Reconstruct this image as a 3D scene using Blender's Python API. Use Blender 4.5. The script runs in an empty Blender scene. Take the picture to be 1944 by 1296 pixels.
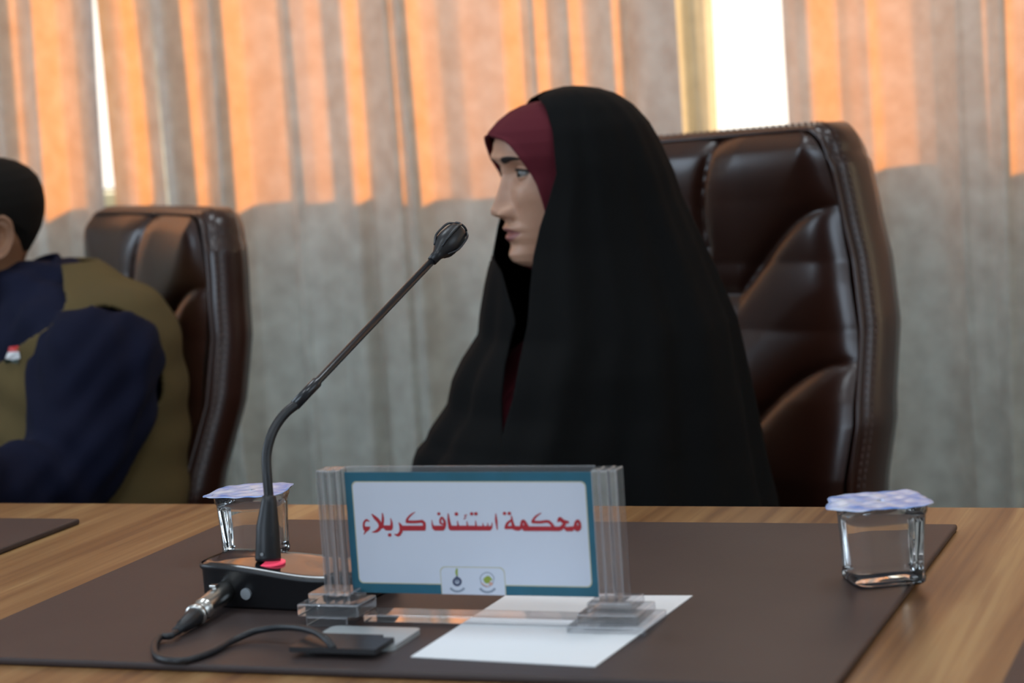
import bpy, bmesh, math, random
import numpy as np
from mathutils import Vector, Matrix
from mathutils.bvhtree import BVHTree
random.seed(4); rng = np.random.default_rng(7)
C = bpy.context.scene.collection
sc = bpy.context.scene

# ------------------------------------------------------------------ camera
FOC, CX, CY = 4068.0, 972.0, 648.0
CAM = np.array([0, 0, 1.18])
ay = np.array([1537, 562, -FOC]); ay /= np.linalg.norm(ay)
ax = np.array([10672, 263, FOC]); ax -= ax.dot(ay) * ay; ax /= np.linalg.norm(ax)
R = np.array([ax, ay, np.cross(ax, ay)])
cd = bpy.data.cameras.new('camera'); cam = bpy.data.objects.new('camera', cd); C.objects.link(cam)
cam.matrix_world = Matrix.Translation(CAM.tolist()) @ Matrix(R.tolist()).to_4x4()
cd.sensor_width = 36; cd.lens = FOC / 1944 * 36; cd.clip_start = .05
cd.dof.use_dof = True; cd.dof.focus_distance = 1.98; cd.dof.aperture_fstop = 5.8
sc.camera = cam

# survey helpers: a sighted point turned into a place in the room (at a height, a wall plane or a distance)
def ray(px, py): return R @ np.array([px - CX, -(py - CY), -FOC])
def onz(px, py, z): r = ray(px, py); return CAM + r * (z - CAM[2]) / r[2]
def ony(px, py, y): r = ray(px, py); return CAM + r * (y - CAM[1]) / r[1]
def atd(px, py, d): return CAM + ray(px, py) / FOC * d

# ------------------------------------------------------------------ light
w = bpy.data.worlds.new('sky'); sc.world = w; w.use_nodes = True
nt = w.node_tree; bg = nt.nodes['Background']
bg.inputs[0].default_value = (1.0, .93, .82, 1); bg.inputs[1].default_value = 1.7
def lamp(name, kind, loc, rot, energy, col, **k):
    l = bpy.data.lights.new(name, kind); l.energy = energy; l.color = col
    for a, b in k.items(): setattr(l, a, b)
    o = bpy.data.objects.new(name, l); C.objects.link(o); o.location = loc
    o.rotation_euler = rot
    return o
sun = lamp('low_sun', 'SUN', (-6, 8, 4), (0, 0, 0), 17.0, (1.0, .83, .56), angle=.02)
sd = Vector((.90, -.44, -.15)).normalized()
sun.rotation_euler = sd.to_track_quat('-Z', 'Y').to_euler()
wl = lamp('front_window_light', 'AREA', (-2.0, -2.7, 1.9), (math.radians(80), 0, math.radians(-16)), 56, (.66, .82, 1.0), shape='RECTANGLE', size=2.6, size_y=1.5)
wq = lamp('left_window_light', 'AREA', (-4.35, .9, 1.85), (0, math.radians(-86), 0), 38, (.66, .82, 1.0), shape='RECTANGLE', size=1.3, size_y=2.4)
wr = lamp('side_window_light', 'AREA', (1.85, .9, 1.9), (0, math.radians(84), 0), 13, (.68, .84, 1.0), shape='RECTANGLE', size=1.3, size_y=2.0)
for i, (x, y) in enumerate([(-1.6, .4), (-.2, .4), (-1.6, 2.2), (-.2, 2.2)]):
    lamp('ceiling_panel_light', 'AREA', (x, y, 2.82), (0, 0, 0), 6.5, (.80, .91, 1.0), shape='SQUARE', size=.55)
vs = sc.view_settings; vs.view_transform = 'Standard'; vs.look = 'None'; vs.gamma = 1; vs.exposure = 0
vs.use_curve_mapping = False

# ------------------------------------------------------------------ materials
def mat(name, col=(.5, .5, .5), rough=.5, metal=0, noise=None, bump=None, **k):
    m = bpy.data.materials.new(name); m.use_nodes = True
    n = m.node_tree.nodes; L = m.node_tree.links; p = n['Principled BSDF']
    p.inputs['Base Color'].default_value = (*col, 1); p.inputs['Roughness'].default_value = rough
    p.inputs['Metallic'].default_value = metal
    for a, b in k.items(): p.inputs[a.replace('_', ' ')].default_value = b
    tc = n.new('ShaderNodeTexCoord')
    if noise:                       # (scale, second colour, detail)
        t = n.new('ShaderNodeTexNoise'); t.inputs['Scale'].default_value = noise[0]; t.inputs['Detail'].default_value = 6
        L.new(tc.outputs['Object'], t.inputs['Vector'])
        r = n.new('ShaderNodeValToRGB'); r.color_ramp.elements[0].position = .35; r.color_ramp.elements[1].position = .65
        r.color_ramp.elements[0].color = (*col, 1); r.color_ramp.elements[1].color = (*noise[1], 1)
        L.new(t.outputs[0], r.inputs[0]); L.new(r.outputs[0], p.inputs['Base Color'])
    if bump:                        # (scale, strength, distance)
        t = n.new('ShaderNodeTexNoise'); t.inputs['Scale'].default_value = bump[0]; t.inputs['Detail'].default_value = 4
        L.new(tc.outputs['Object'], t.inputs['Vector'])
        b = n.new('ShaderNodeBump'); b.inputs['Strength'].default_value = bump[1]; b.inputs['Distance'].default_value = bump[2]
        L.new(t.outputs[0], b.inputs['Height']); L.new(b.outputs[0], p.inputs['Normal'])
    return m

def wood_mat():
    m = mat('wood_laminate', rough=.42); n = m.node_tree.nodes; L = m.node_tree.links; p = n['Principled BSDF']
    tc = n.new('ShaderNodeTexCoord')
    def tex(sx, sy, dist, det=5):
        mp = n.new('ShaderNodeMapping'); mp.inputs['Scale'].default_value = (sx, sy, 1)
        L.new(tc.outputs['Object'], mp.inputs[0])
        t = n.new('ShaderNodeTexNoise'); t.inputs['Scale'].default_value = 1; t.inputs['Detail'].default_value = det
        t.inputs['Distortion'].default_value = dist
        L.new(mp.outputs[0], t.inputs[0]); return t
    a = tex(22, 1.3, .6); b = tex(150, 3, .3)
    mx = n.new('ShaderNodeMix'); mx.inputs[0].default_value = .32
    L.new(a.outputs[0], mx.inputs[2]); L.new(b.outputs[0], mx.inputs[3])
    r = n.new('ShaderNodeValToRGB'); e = r.color_ramp.elements
    e[0].position = .37; e[0].color = (.12, .048, .014, 1); e[1].position = .63; e[1].color = (.36, .215, .085, 1)
    k = e.new(.45); k.color = (.20, .092, .028, 1); k = e.new(.55); k.color = (.27, .14, .050, 1)
    L.new(mx.outputs[0], r.inputs[0]); L.new(r.outputs[0], p.inputs['Base Color'])
    p.inputs['Coat Weight'].default_value = .25; p.inputs['Coat Roughness'].default_value = .3
    return m

def curtain_mat(name, front, trans, fac):
    m = bpy.data.materials.new(name); m.use_nodes = True; n = m.node_tree.nodes; L = m.node_tree.links; n.clear()
    out = n.new('ShaderNodeOutputMaterial'); tc = n.new('ShaderNodeTexCoord')
    t = n.new('ShaderNodeTexNoise'); t.inputs['Scale'].default_value = 26; t.inputs['Detail'].default_value = 7
    L.new(tc.outputs['Object'], t.inputs[0])
    r = n.new('ShaderNodeValToRGB'); r.color_ramp.elements[0].position = .3; r.color_ramp.elements[1].position = .7
    r.color_ramp.elements[0].color = (*[c * .8 for c in front], 1); r.color_ramp.elements[1].color = (*[c * 1.12 for c in front], 1)
    L.new(t.outputs[0], r.inputs[0])
    d = n.new('ShaderNodeBsdfDiffuse'); L.new(r.outputs[0], d.inputs[0])
    tr = n.new('ShaderNodeBsdfTranslucent'); tr.inputs[0].default_value = (*trans, 1)
    mx = n.new('ShaderNodeMixShader'); mx.inputs[0].default_value = fac
    L.new(d.outputs[0], mx.inputs[1]); L.new(tr.outputs[0], mx.inputs[2]); L.new(mx.outputs[0], out.inputs[0])
    return m

def clear_mat(name, tint, haze, hazecol, rough=.03):
    """thin clear plastic: mostly see-through, fresnel gloss, a little milky scatter"""
    m = bpy.data.materials.new(name); m.use_nodes = True; n = m.node_tree.nodes; L = m.node_tree.links; n.clear()
    out = n.new('ShaderNodeOutputMaterial')
    t = n.new('ShaderNodeBsdfTransparent'); t.inputs[0].default_value = (*tint, 1)
    d = n.new('ShaderNodeBsdfDiffuse'); d.inputs[0].default_value = (*hazecol, 1)
    g = n.new('ShaderNodeBsdfGlossy'); g.inputs['Roughness'].default_value = rough
    f = n.new('ShaderNodeFresnel'); f.inputs[0].default_value = 1.45
    a = n.new('ShaderNodeMixShader'); a.inputs[0].default_value = haze
    L.new(t.outputs[0], a.inputs[1]); L.new(d.outputs[0], a.inputs[2])
    b = n.new('ShaderNodeMixShader'); L.new(f.outputs[0], b.inputs[0])
    L.new(a.outputs[0], b.inputs[1]); L.new(g.outputs[0], b.inputs[2]); L.new(b.outputs[0], out.inputs[0])
    return m

M = dict(
    wood=wood_mat(),
    pad=mat('brown_leatherette', (.046, .031, .029), .48, noise=(9, (.054, .037, .034)), bump=(420, .12, .001), Specular_IOR_Level=.35),
    wall=mat('cream_wall_paint', (.62, .6, .55), .8),
    ceil=mat('white_ceiling_paint', (.75, .75, .73), .9),
    floor=mat('grey_floor_tile', (.22, .2, .18), .4, noise=(3, (.26, .24, .21))),
    frame=mat('aluminium_frame', (.45, .44, .42), .35, .8),
    curtain=curtain_mat('grey_drape_cloth', (.57, .62, .565), (1.0, .33, .015), .15),
    sheer=curtain_mat('cream_sheer_cloth', (.5, .47, .40), (1.0, .70, .38), .17),
    leather=mat('brown_leather', (.036, .011, .006), .30, noise=(5, (.024, .008, .005)), bump=(260, .12, .001), Coat_Weight=.4, Coat_Roughness=.2),
    thread=mat('pale_stitching', (.13, .09, .08), .8),
    plastic=mat('black_plastic', (.012, .012, .014), .35),
    gloss=mat('glossy_black_plastic', (.010, .010, .012), .14, Coat_Weight=.5, Coat_Roughness=.05),
    rubber=mat('black_rubber', (.014, .015, .018), .42),
    stem=mat('black_lacquered_metal', (.012, .013, .017), .3, 0, Coat_Weight=.25, Coat_Roughness=.12),
    nickel=mat('brushed_nickel', (.62, .61, .58), .25, 1),
    alu=mat('satin_aluminium', (.60, .64, .64), .38, .6),
    silver=mat('silver_sticker', (.36, .39, .42), .4, .3),
    paper=mat('white_paper', (.86, .87, .88), .6),
    black=mat('black_crepe', (.0052, .0052, .0052), .9, bump=(300, .2, .0008), Specular_IOR_Level=.12),
    maroon=mat('maroon_jersey', (.098, .012, .020), .85, bump=(500, .25, .0006), Specular_IOR_Level=.2),
    skin=mat('skin', (.56, .32, .215), .46, noise=(30, (.50, .27, .175)), Subsurface_Weight=.12, Subsurface_Scale=.01),
    lips=mat('lip_skin', (.34, .13, .115), .45),
    skin2=mat('tan_skin', (.30, .145, .075), .5, noise=(30, (.26, .12, .062))),
    hair=mat('black_hair', (.008, .007, .006), .8, bump=(600, .8, .002), Specular_IOR_Level=.15),
    brow=mat('dark_eyebrow', (.022, .015, .012), .9),
    eyew=mat('eye_white', (.22, .20, .185), .25),
    iris=mat('grey_green_iris', (.030, .030, .020), .12),
    pupil=mat('pupil', (.004, .004, .004), .1),
    navy=mat('navy_cotton', (.007, .009, .026), .9, noise=(8, (.006, .007, .020)), bump=(500, .3, .0008), Specular_IOR_Level=.15),
    olive=mat('olive_canvas', (.125, .088, .034), .9, noise=(6, (.10, .072, .030)), bump=(400, .3, .001), Specular_IOR_Level=.2),
    trouser=mat('dark_trousers', (.03, .03, .035), .9),
    teal=mat('teal_print', (.008, .115, .185), .45, noise=(30, (.006, .10, .15))),
    cardw=mat('white_card_print', (.62, .66, .76), .5),
    gold=mat('pale_gold_line', (.48, .46, .30), .5),
    red=mat('red_print', (.42, .012, .022), .5),
    grey=mat('grey_print', (.26, .30, .38), .5),
    dblue=mat('dark_blue_print', (.06, .075, .14), .5),
    green=mat('olive_green_print', (.28, .36, .05), .5),
    pink=mat('salmon_print', (.62, .36, .30), .5),
    foil=mat('blue_white_foil', (.08, .26, .72), .3, .15, noise=(55, (.66, .74, .9))),
    foilb=mat('silver_foil', (.7, .72, .75), .25, .9),
    acrylic=clear_mat('clear_acrylic', (.965, .965, .975), .07, (.80, .80, .82)),
    acryledge=clear_mat('polished_acrylic_edge', (.93, .93, .95), .28, (.80, .81, .84), .12),
    cup=clear_mat('clear_cup_plastic', (.97, .98, .98), .03, (.7, .75, .75), .05),
    water=mat('water', (1, 1, 1), 0, Transmission_Weight=1.0, IOR=1.16),
)
flagm = [mat('flag_red', (.55, .03, .03), .5), mat('flag_white', (.8, .8, .8), .5), mat('flag_black', (.02, .04, .03), .5)]
def emis(name, col, s):
    m = mat(name, col, .4); p = m.node_tree.nodes['Principled BSDF']
    p.inputs['Emission Color'].default_value = (*col, 1); p.inputs['Emission Strength'].default_value = s; return m
M['led'] = emis('red_light_ring', (.95, .08, .16), .55)
M['panel'] = emis('lit_ceiling_panel', (.9, .95, 1), 2.5)

# ------------------------------------------------------------------ object helpers
def thing(name, label, cat, loc=(0, 0, 0), group=None):
    o = bpy.data.objects.new(name, None); C.objects.link(o); o.location = [float(v) for v in loc]; o.empty_display_size = .05
    o['label'] = label; o['category'] = cat
    if group: o['group'] = group
    return o
def tag(o, label, cat, group=None):
    o['label'] = label; o['category'] = cat
    if group: o['group'] = group
    return o
def root_of(p):
    q = Vector((0, 0, 0))
    while p is not None: q += p.location; p = p.parent
    return q
def mesh(name, verts, faces, m, parent=None, smooth=True, mats=None, fm=None, origin=None):
    off = np.array(root_of(parent)) if parent is not None else np.array(origin if origin is not None else (0, 0, 0), float)
    me = bpy.data.meshes.new(name)
    v = np.asarray(verts, float) - off
    me.from_pydata(v.tolist(), [], [tuple(int(i) for i in f) for f in faces])
    for k in (mats or [m]): me.materials.append(k)
    if fm is not None: me.polygons.foreach_set('material_index', np.asarray(fm, dtype=np.int32))
    if smooth: me.polygons.foreach_set('use_smooth', [True] * len(me.polygons))
    me.update()
    o = bpy.data.objects.new(name, me); C.objects.link(o)
    if parent is not None: o.parent = parent
    else: o.location = off.tolist()
    return o
def from_bm(name, bm, m, parent=None, smooth=False, mats=None, origin=None):
    bmesh.ops.recalc_face_normals(bm, faces=bm.faces)
    v = [tuple(x.co) for x in bm.verts]; bm.verts.index_update()
    f = [[x.index for x in fc.verts] for fc in bm.faces]; fm = [fc.material_index for fc in bm.faces]
    bm.free()
    return mesh(name, v, f, m, parent, smooth, mats, fm, origin)
def box(bm, c, s, rz=0, bev=0, mi=0, rot=None):
    r = bmesh.ops.create_cube(bm, size=1)
    mt = Matrix.Translation(Vector([float(x) for x in c])) @ (rot if rot is not None else Matrix.Rotation(rz, 4, 'Z')) @ Matrix.Diagonal((*s, 1))
    bmesh.ops.transform(bm, matrix=mt, verts=r['verts'])
    fs = list({f for v in r['verts'] for f in v.link_faces})
    for f in fs: f.material_index = mi
    if bev:
        es = list({e for v in r['verts'] for e in v.link_edges})
        q = bmesh.ops.bevel(bm, geom=es, offset=bev, segments=3, affect='EDGES', profile=.5)
        for f in q['faces']: f.material_index = mi
def rings_mesh(rings, cap=True, close=True):
    n = len(rings[0]); v = np.concatenate(rings); f = []
    for i in range(len(rings) - 1):
        for j in range(n if close else n - 1):
            k = (j + 1) % n
            f.append((i * n + j, i * n + k, (i + 1) * n + k, (i + 1) * n + j))
    if cap: f.append(tuple(range(n))[::-1]); f.append(tuple((len(rings) - 1) * n + j for j in range(n)))
    return v, f
def smooth_path(P, n):
    P = np.asarray(P, float); t = np.zeros(len(P)); t[1:] = np.cumsum(np.linalg.norm(np.diff(P[:, :3], axis=0), axis=1))
    T = np.linspace(0, t[-1], n); out = np.zeros((n, P.shape[1])); m = np.zeros_like(P)
    m[1:-1] = (P[2:] - P[:-2]) / (t[2:] - t[:-2])[:, None]; m[0] = (P[1] - P[0]) / (t[1] - t[0]); m[-1] = (P[-1] - P[-2]) / (t[-1] - t[-2])
    for i, x in enumerate(T):
        k = min(np.searchsorted(t, x, 'right') - 1, len(P) - 2); h = t[k + 1] - t[k]; s = (x - t[k]) / h
        out[i] = (2*s**3-3*s*s+1)*P[k] + (s**3-2*s*s+s)*h*m[k] + (-2*s**3+3*s*s)*P[k+1] + (s**3-s*s)*h*m[k+1]
    return out
def tube(P, rad, n=16, res=None, cap=True):
    """tube through points, radius per point"""
    P = np.asarray(P, float); rad = np.full(len(P), rad) if np.isscalar(rad) else np.asarray(rad, float)
    if res: q = smooth_path(np.c_[P, rad], res); P, rad = q[:, :3], q[:, 3]
    T = np.gradient(P, axis=0); T /= np.linalg.norm(T, axis=1)[:, None] + 1e-12
    ref = np.array([0, 0, 1.]) if abs(T[0][2]) < .9 else np.array([1., 0, 0])
    u = np.cross(T[0], ref); u /= np.linalg.norm(u); rr = []
    a = np.linspace(0, 2 * math.pi, n, endpoint=False)
    for i in range(len(P)):
        u = u - u.dot(T[i]) * T[i]; u /= np.linalg.norm(u); v = np.cross(T[i], u)
        rr.append(P[i] + rad[i] * (np.cos(a)[:, None] * u + np.sin(a)[:, None] * v))
    return rings_mesh(rr, cap)
def join(*vf):
    V, F, o = [], [], 0
    for v, f in vf:
        V.append(np.asarray(v)); F += [tuple(i + o for i in x) for x in f]; o += len(v)
    return np.concatenate(V), F
def lerp(x, tab, k=1):
    t = np.asarray(tab, float); t = t[np.argsort(t[:, 0])]; return np.interp(x, t[:, 0], t[:, k])
def remesh(verts, faces, vox, name='tmp', sm=2):
    me = bpy.data.meshes.new(name); me.from_pydata(np.asarray(verts).tolist(), [], [tuple(map(int, f)) for f in faces]); me.update()
    o = bpy.data.objects.new(name, me); C.objects.link(o)
    r = o.modifiers.new('r', 'REMESH'); r.mode = 'VOXEL'; r.voxel_size = vox
    if sm: s = o.modifiers.new('s', 'SMOOTH'); s.iterations = sm; s.factor = .5
    dg = bpy.context.evaluated_depsgraph_get(); e = o.evaluated_get(dg); m2 = e.to_mesh()
    v = np.empty(len(m2.vertices) * 3); m2.vertices.foreach_get('co', v); v = v.reshape(-1, 3)
    nn = np.empty(len(m2.vertices) * 3); m2.vertices.foreach_get('normal', nn); nn = nn.reshape(-1, 3)
    f = [tuple(p.vertices) for p in m2.polygons]; e.to_mesh_clear()
    bpy.data.objects.remove(o); bpy.data.meshes.remove(me)
    return v, f, nn

# ------------------------------------------------------------------ room
TZ = .77
def struct(o): o['kind'] = 'structure'; return o
def slab(name, c, s, m):
    bm = bmesh.new(); box(bm, c, s); o = from_bm(name, bm, m); return struct(o)
X0, X1, Y0, Y1, H = -4.5, 2.0, -3.0, 3.69, 2.9
slab('floor', ((X0+X1)/2, .5, -.05), (6.9, 7.4, .1), M['floor'])
slab('ceiling', ((X0+X1)/2, .5, H+.05), (6.9, 7.4, .1), M['ceil'])
slab('wall_left', (X0-.1, .5, H/2), (.2, 7.4, H), M['wall'])
slab('wall_right', (X1+.1, .5, H/2), (.2, 7.4, H), M['wall'])
slab('wall_front', ((X0+X1)/2, Y0-.1, H/2), (6.5, .2, H), M['wall'])
SILL, WT, WX0, WX1 = 1.05, 2.45, -4.2, 1.4
bm = bmesh.new()
yc = Y1 + .1
box(bm, ((X0+X1)/2, yc, SILL/2), (6.5, .2, SILL))
box(bm, ((X0+X1)/2, yc, (WT+H)/2), (6.5, .2, H-WT))
box(bm, ((X0+WX0)/2, yc, (SILL+WT)/2), (WX0-X0, .2, WT-SILL))
box(bm, ((X1+WX1)/2, yc, (SILL+WT)/2), (X1-WX1, .2, WT-SILL))
struct(from_bm('wall_back', bm, M['wall']))
bm = bmesh.new(); yf = Y1 + .16
for z in (SILL-.014, WT-.02): box(bm, ((WX0+WX1)/2, yf, z), (WX1-WX0, .05, .04), bev=.004)
for x in (WX0+.02, -3.0, -1.6, -.1, WX1-.02): box(bm, (x, yf, (SILL+WT)/2), (.04, .05, WT-SILL-.08), bev=.004)
wf = struct(from_bm('window_1', bm, M['frame']))
bm = bmesh.new(); box(bm, ((X0+X1)/2, Y1-.008, .06), (6.5, .016, .12), bev=.004); struct(from_bm('baseboard_back', bm, M['ceil']))
bm = bmesh.new(); box(bm, ((X0+X1)/2, 3.57, 2.80), (6.3, .03, .04), bev=.008); tag(from_bm('curtain_rail', bm, M['frame'], origin=(-1.25, 3.57, 2.8)), 'aluminium curtain rail above the grey drapes', 'rail')
for (x, y) in [(-1.6, .4), (-.2, .4), (-1.6, 2.2), (-.2, 2.2)]:
    bm = bmesh.new(); box(bm, (x, y, 2.885), (.62, .62, .03), bev=.004); box(bm, (x, y, 2.868), (.56, .56, .006), mi=1)
    o = from_bm('ceiling_light', bm, None, mats=[M['frame'], M['panel']], origin=(x, y, 2.9))
    tag(o, 'square flush ceiling light panel over the meeting table', 'ceiling light', 'square ceiling lights')

# ------------------------------------------------------------------ curtains
YC = 3.58
SL = dict(O=.72, P=-.06, B=-.40, G=-1.0, K=-3.6)
def drape(name, knots, px_end, m, label, edge_l=0, edge_r=0, amp=1.5, seed=0, ztop=2.78, zbot=.04, yc=YC, group=None):
    r = np.random.default_rng(seed)
    px = [k[0] for k in knots] + [px_end]
    xs = [ony(p, 200, yc)[0] for p in px]
    sl = np.array([SL[k[1]] for k in knots]); wd = np.diff(xs)
    pos = (sl*wd)[sl > 0].sum(); neg = -(sl*wd)[sl < -.2].sum(); sl = np.where(sl < -.2, sl*np.clip(pos/neg, .8, 1.5), sl)
    X = np.linspace(xs[0], xs[-1], int((xs[-1] - xs[0]) / .0042) + 2)
    idx = np.clip(np.searchsorted(xs, X, 'right') - 1, 0, len(sl) - 1)
    dx = X[1] - X[0]; g = sl[idx]
    y = np.cumsum(g) * dx
    low = np.convolve(np.pad(y, 45, 'edge'), np.ones(91) / 91, 'same')[45:-45]; y = y - low; y = y - y.mean()
    k = np.exp(-np.linspace(-2, 2, 7) ** 2); k /= k.sum(); y = np.convolve(np.pad(y, 3, 'edge'), k, 'valid')
    X = X * (yc + y) / yc
    rows = 40; Z = np.linspace(ztop, zbot, rows); V = []
    ph = r.uniform(0, 6, 4); xm = (X - X[0]) / (X[-1] - X[0])
    zr = 1.27
    for z in Z:
        t = (z - zr)
        s = .007 * np.sin(1.7 * X * 6 + ph[0] + t * 1.1) * t * 1.2 + .006 * np.sin(23 * X + ph[1] + t * 2.2) * t
        xx = X + s + (edge_l * t) * (1 - xm) ** 3 + (edge_r * t) * xm ** 3
        a = amp * (1 + .10 * (zr - z)) * (1 + .12 * np.sin(9 * X + ph[2] + 2.1 * z))
        yy = yc + y * a + .012 * np.sin(5 * X + ph[3] + 1.3 * z) * (abs(t))
        V.append(np.c_[xx, yy, np.full(len(X), z)])
    v, f = rings_mesh(V, cap=False, close=False)
    o = mesh(name, v, f, m, origin=(float(X.mean()), yc, 0))
    tag(o, label, 'curtain', group)
    return o
def rep(a, b):
    o = []; k = 0; cyc = [('O',26),('P',34),('B',22),('G',30),('O',20),('B',30),('G',26),('P',40)]
    while a < b: o.append((a, cyc[k%8][0])); a += cyc[k%8][1]*1.2; k += 1
    return o
KA = rep(-1290, -425) + [(-420,'P'),(-370,'G'),(-330,'O'),(-290,'P'),(-240,'G'),(-190,'O'),(-160,'B'),(-120,'O'),(-70,'G'),(-30,'B'),(-8,'G'),(14,'O'),(42,'B'),(60,'G'),(77,'O'),(112,'P'),(148,'G')]
drape('curtain', KA, 193, M['curtain'], 'grey drape left of the thin bright gap, behind the man', edge_r=.035, seed=1)
KB = [(197,'B'),(228,'P'),(246,'O'),(264,'G'),(297,'K'),(312,'B'),(336,'O'),(376,'B'),(396,'G'),(412,'K'),(420,'O'),(469,'P'),(520,'P'),(546,'K'),(553,'O'),(562,'B'),(590,'P'),(621,'G'),(655,'B'),(672,'O'),(691,'G'),(718,'G'),(742,'K'),(748,'O'),(764,'K'),(776,'O'),(812,'P'),(846,'B'),(887,'P'),(930,'P'),(968,'O'),(998,'G'),(1020,'O'),(1046,'G'),(1070,'B'),(1089,'O'),(1108,'B'),(1130,'G'),(1155,'B'),(1176,'O'),(1202,'G'),(1240,'B'),(1270,'G')]
drape('curtain', KB, 1296, M['curtain'], 'wide grey drape hanging between the thin bright gap and the wide bright gap', seed=2, edge_l=-.01)
KC = [(1494,'B'),(1512,'P'),(1518,'B'),(1549,'O'),(1594,'B'),(1612,'P'),(1642,'B'),(1654,'O'),(1668,'P'),(1700,'P'),(1738,'B'),(1780,'G'),(1818,'K'),(1825,'O'),(1836,'B'),(1862,'P'),(1885,'G'),(1902,'K'),(1909,'O'),(1929,'P'),(1962,'G'),(1990,'O'),(2030,'B'),(2060,'G'),(2100,'O'),(2150,'P'),(2190,'G'),(2230,'O'),(2280,'B'),(2310,'G'),(2350,'P')] + rep(2390, 4400)
drape('curtain', KC, 4420, M['curtain'], 'grey drape right of the wide bright gap, behind the brown chair', seed=3)
drape('sheer_curtain', [(1288,'O'),(1302,'P'),(1311,'K'),(1322,'O'),(1336,'G'),(1348,'O')], 1363, M['sheer'], 'narrow cream sheer curtain at the left side of the wide bright gap', seed=5, yc=YC+.06, amp=.8)

# ------------------------------------------------------------------ table
tb = thing('meeting_table', 'long wooden meeting table with streaked brown laminate top', 'table', (-1.1, 1.55, 0))
bm = bmesh.new(); box(bm, (-1.1, 1.555, TZ-.018), (4.6, .91, .036), bev=.003); from_bm('tabletop', bm, M['wood'], tb)
bm = bmesh.new(); box(bm, (-1.1, 1.30, .37), (4.3, .022, .72), bev=.002); from_bm('front_panel', bm, M['wood'], tb)
for x in (-3.2, -1.1, 1.0):
    bm = bmesh.new(); box(bm, (x, 1.6, .367), (.04, .6, .734), bev=.002); from_bm('leg_panel', bm, M['wood'], tb)

# desk pads
def pad(x0, x1, y0, y1, label):
    bm = bmesh.new(); box(bm, ((x0+x1)/2, (y0+y1)/2, TZ+.003), (x1-x0, y1-y0, .006), bev=.0022)
    o = from_bm('desk_pad', bm, M['pad'], origin=((x0+x1)/2, (y0+y1)/2, TZ)); tag(o, label, 'desk pad', 'brown desk pads')
    return o
pad(-1.0503, -.3155, 1.378, 1.905, 'large brown leatherette desk pad under the name plate and microphone')
pad(-1.960, -1.227, 1.378, 1.901, 'dark brown desk pad at the left edge, in front of the man')
pad(-.2080, .526, 1.378, 1.905, 'brown desk pad just entering at the lower right corner')
PZ = TZ + .006

# paper
c = [onz(780, 1248, PZ), onz(1130, 1267, PZ), onz(1315, 1132, PZ), onz(960, 1132, PZ)]
v = [list(p) for p in c]; up = np.array([0, 0, .0006]); V = [np.array(p) + up*.4 for p in v] + [np.array(p) + up*1.6 for p in v]
tag(mesh('paper_sheet', V, [(3,2,1,0),(4,5,6,7),(0,1,5,4),(1,2,6,5),(2,3,7,6),(3,0,4,7)], M['paper'], smooth=False, origin=c[0]), 'blank white sheet of paper lying under the name plate stand', 'paper')

# ------------------------------------------------------------------ cable flap (metal frame and black lid)
def prism(bm, pts, z0, z1, mi=0, bev=0):
    a = [bm.verts.new((float(p[0]), float(p[1]), z0)) for p in pts]; f = bm.faces.new(a); f.material_index = mi
    r = bmesh.ops.extrude_face_region(bm, geom=[f]); vs_ = [g for g in r['geom'] if isinstance(g, bmesh.types.BMVert)]
    bmesh.ops.translate(bm, verts=vs_, vec=(0, 0, z1 - z0))
    for g in r['geom']:
        if isinstance(g, bmesh.types.BMFace): g.material_index = mi
def rrect(x0, x1, y0, y1, r, n=6):
    o = []
    for cx_, cy_, s in ((x1-r, y1-r, 0), (x0+r, y1-r, 1), (x0+r, y0+r, 2), (x1-r, y0+r, 3)):
        for k in range(n+1):
            a = math.pi/2*(s + k/n); o.append((cx_ + r*math.cos(a), cy_ + r*math.sin(a)))
    return o
fl = thing('cable_outlet', 'cable outlet with satin metal plate and black lid, lower centre of the desk pad', 'cable outlet', (-.70, 1.445, PZ))
bm = bmesh.new(); prism(bm, rrect(-.7365, -.6605, 1.4300, 1.4855, .006), PZ, PZ+.004); from_bm('metal_plate', bm, M['alu'], fl)
bm = bmesh.new(); prism(bm, [(-.735, 1.405), (-.664, 1.405), (-.664, 1.440), (-.676, 1.440), (-.676, 1.447), (-.735, 1.447)], PZ+.0042, PZ+.0082)
from_bm('lid', bm, M['plastic'], fl)

# ------------------------------------------------------------------ microphone
mz = PZ
L0 = onz(514, 1066, mz+.0352)
mc = thing('gooseneck_microphone', 'black gooseneck conference microphone on a low glossy base', 'microphone', (L0[0], 1.60, mz))
# base: rounded block, its top dipping towards the right front and falling to the back
ang = -math.radians(4)
BW, BD = .150, .112; bc = np.array([-.8190, 1.597])
def base_h(u, v_):   # u,v in -1..1 (right, back)
    return .0335 - .009 * (v_ > 0) * v_**2 * 2.0 + .0025 * math.sin(-u * 2.6) * (1 - v_) * .6 - .002 * u
NX, NY = 48, 40; V = []; F = []
def sq(u, v_):      # square to superellipse
    m_ = max(abs(u), abs(v_)); l = (abs(u)**5 + abs(v_)**5) ** .2
    k = m_ / l if l > 0 else 1; return u*k, v_*k
for j in range(NY+1):
    for i in range(NX+1):
        u = -1 + 2*i/NX; v_ = -1 + 2*j/NY; a, b = sq(u, v_)
        e = max(abs(u), abs(v_)); rd = .0035 * (1 - math.sqrt(max(0, 1 - max(0, (e - .93)/.07)**2)))
        x = a*BW/2; y = b*BD/2
        V.append((bc[0] + x*math.cos(ang) - y*math.sin(ang), bc[1] + x*math.sin(ang) + y*math.cos(ang), mz + base_h(u, v_) - rd))
F = [(j*(NX+1)+i, j*(NX+1)+i+1, (j+1)*(NX+1)+i+1, (j+1)*(NX+1)+i) for j in range(NY) for i in range(NX)]
mesh('top_shell', V, F, M['gloss'], mc)
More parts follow.
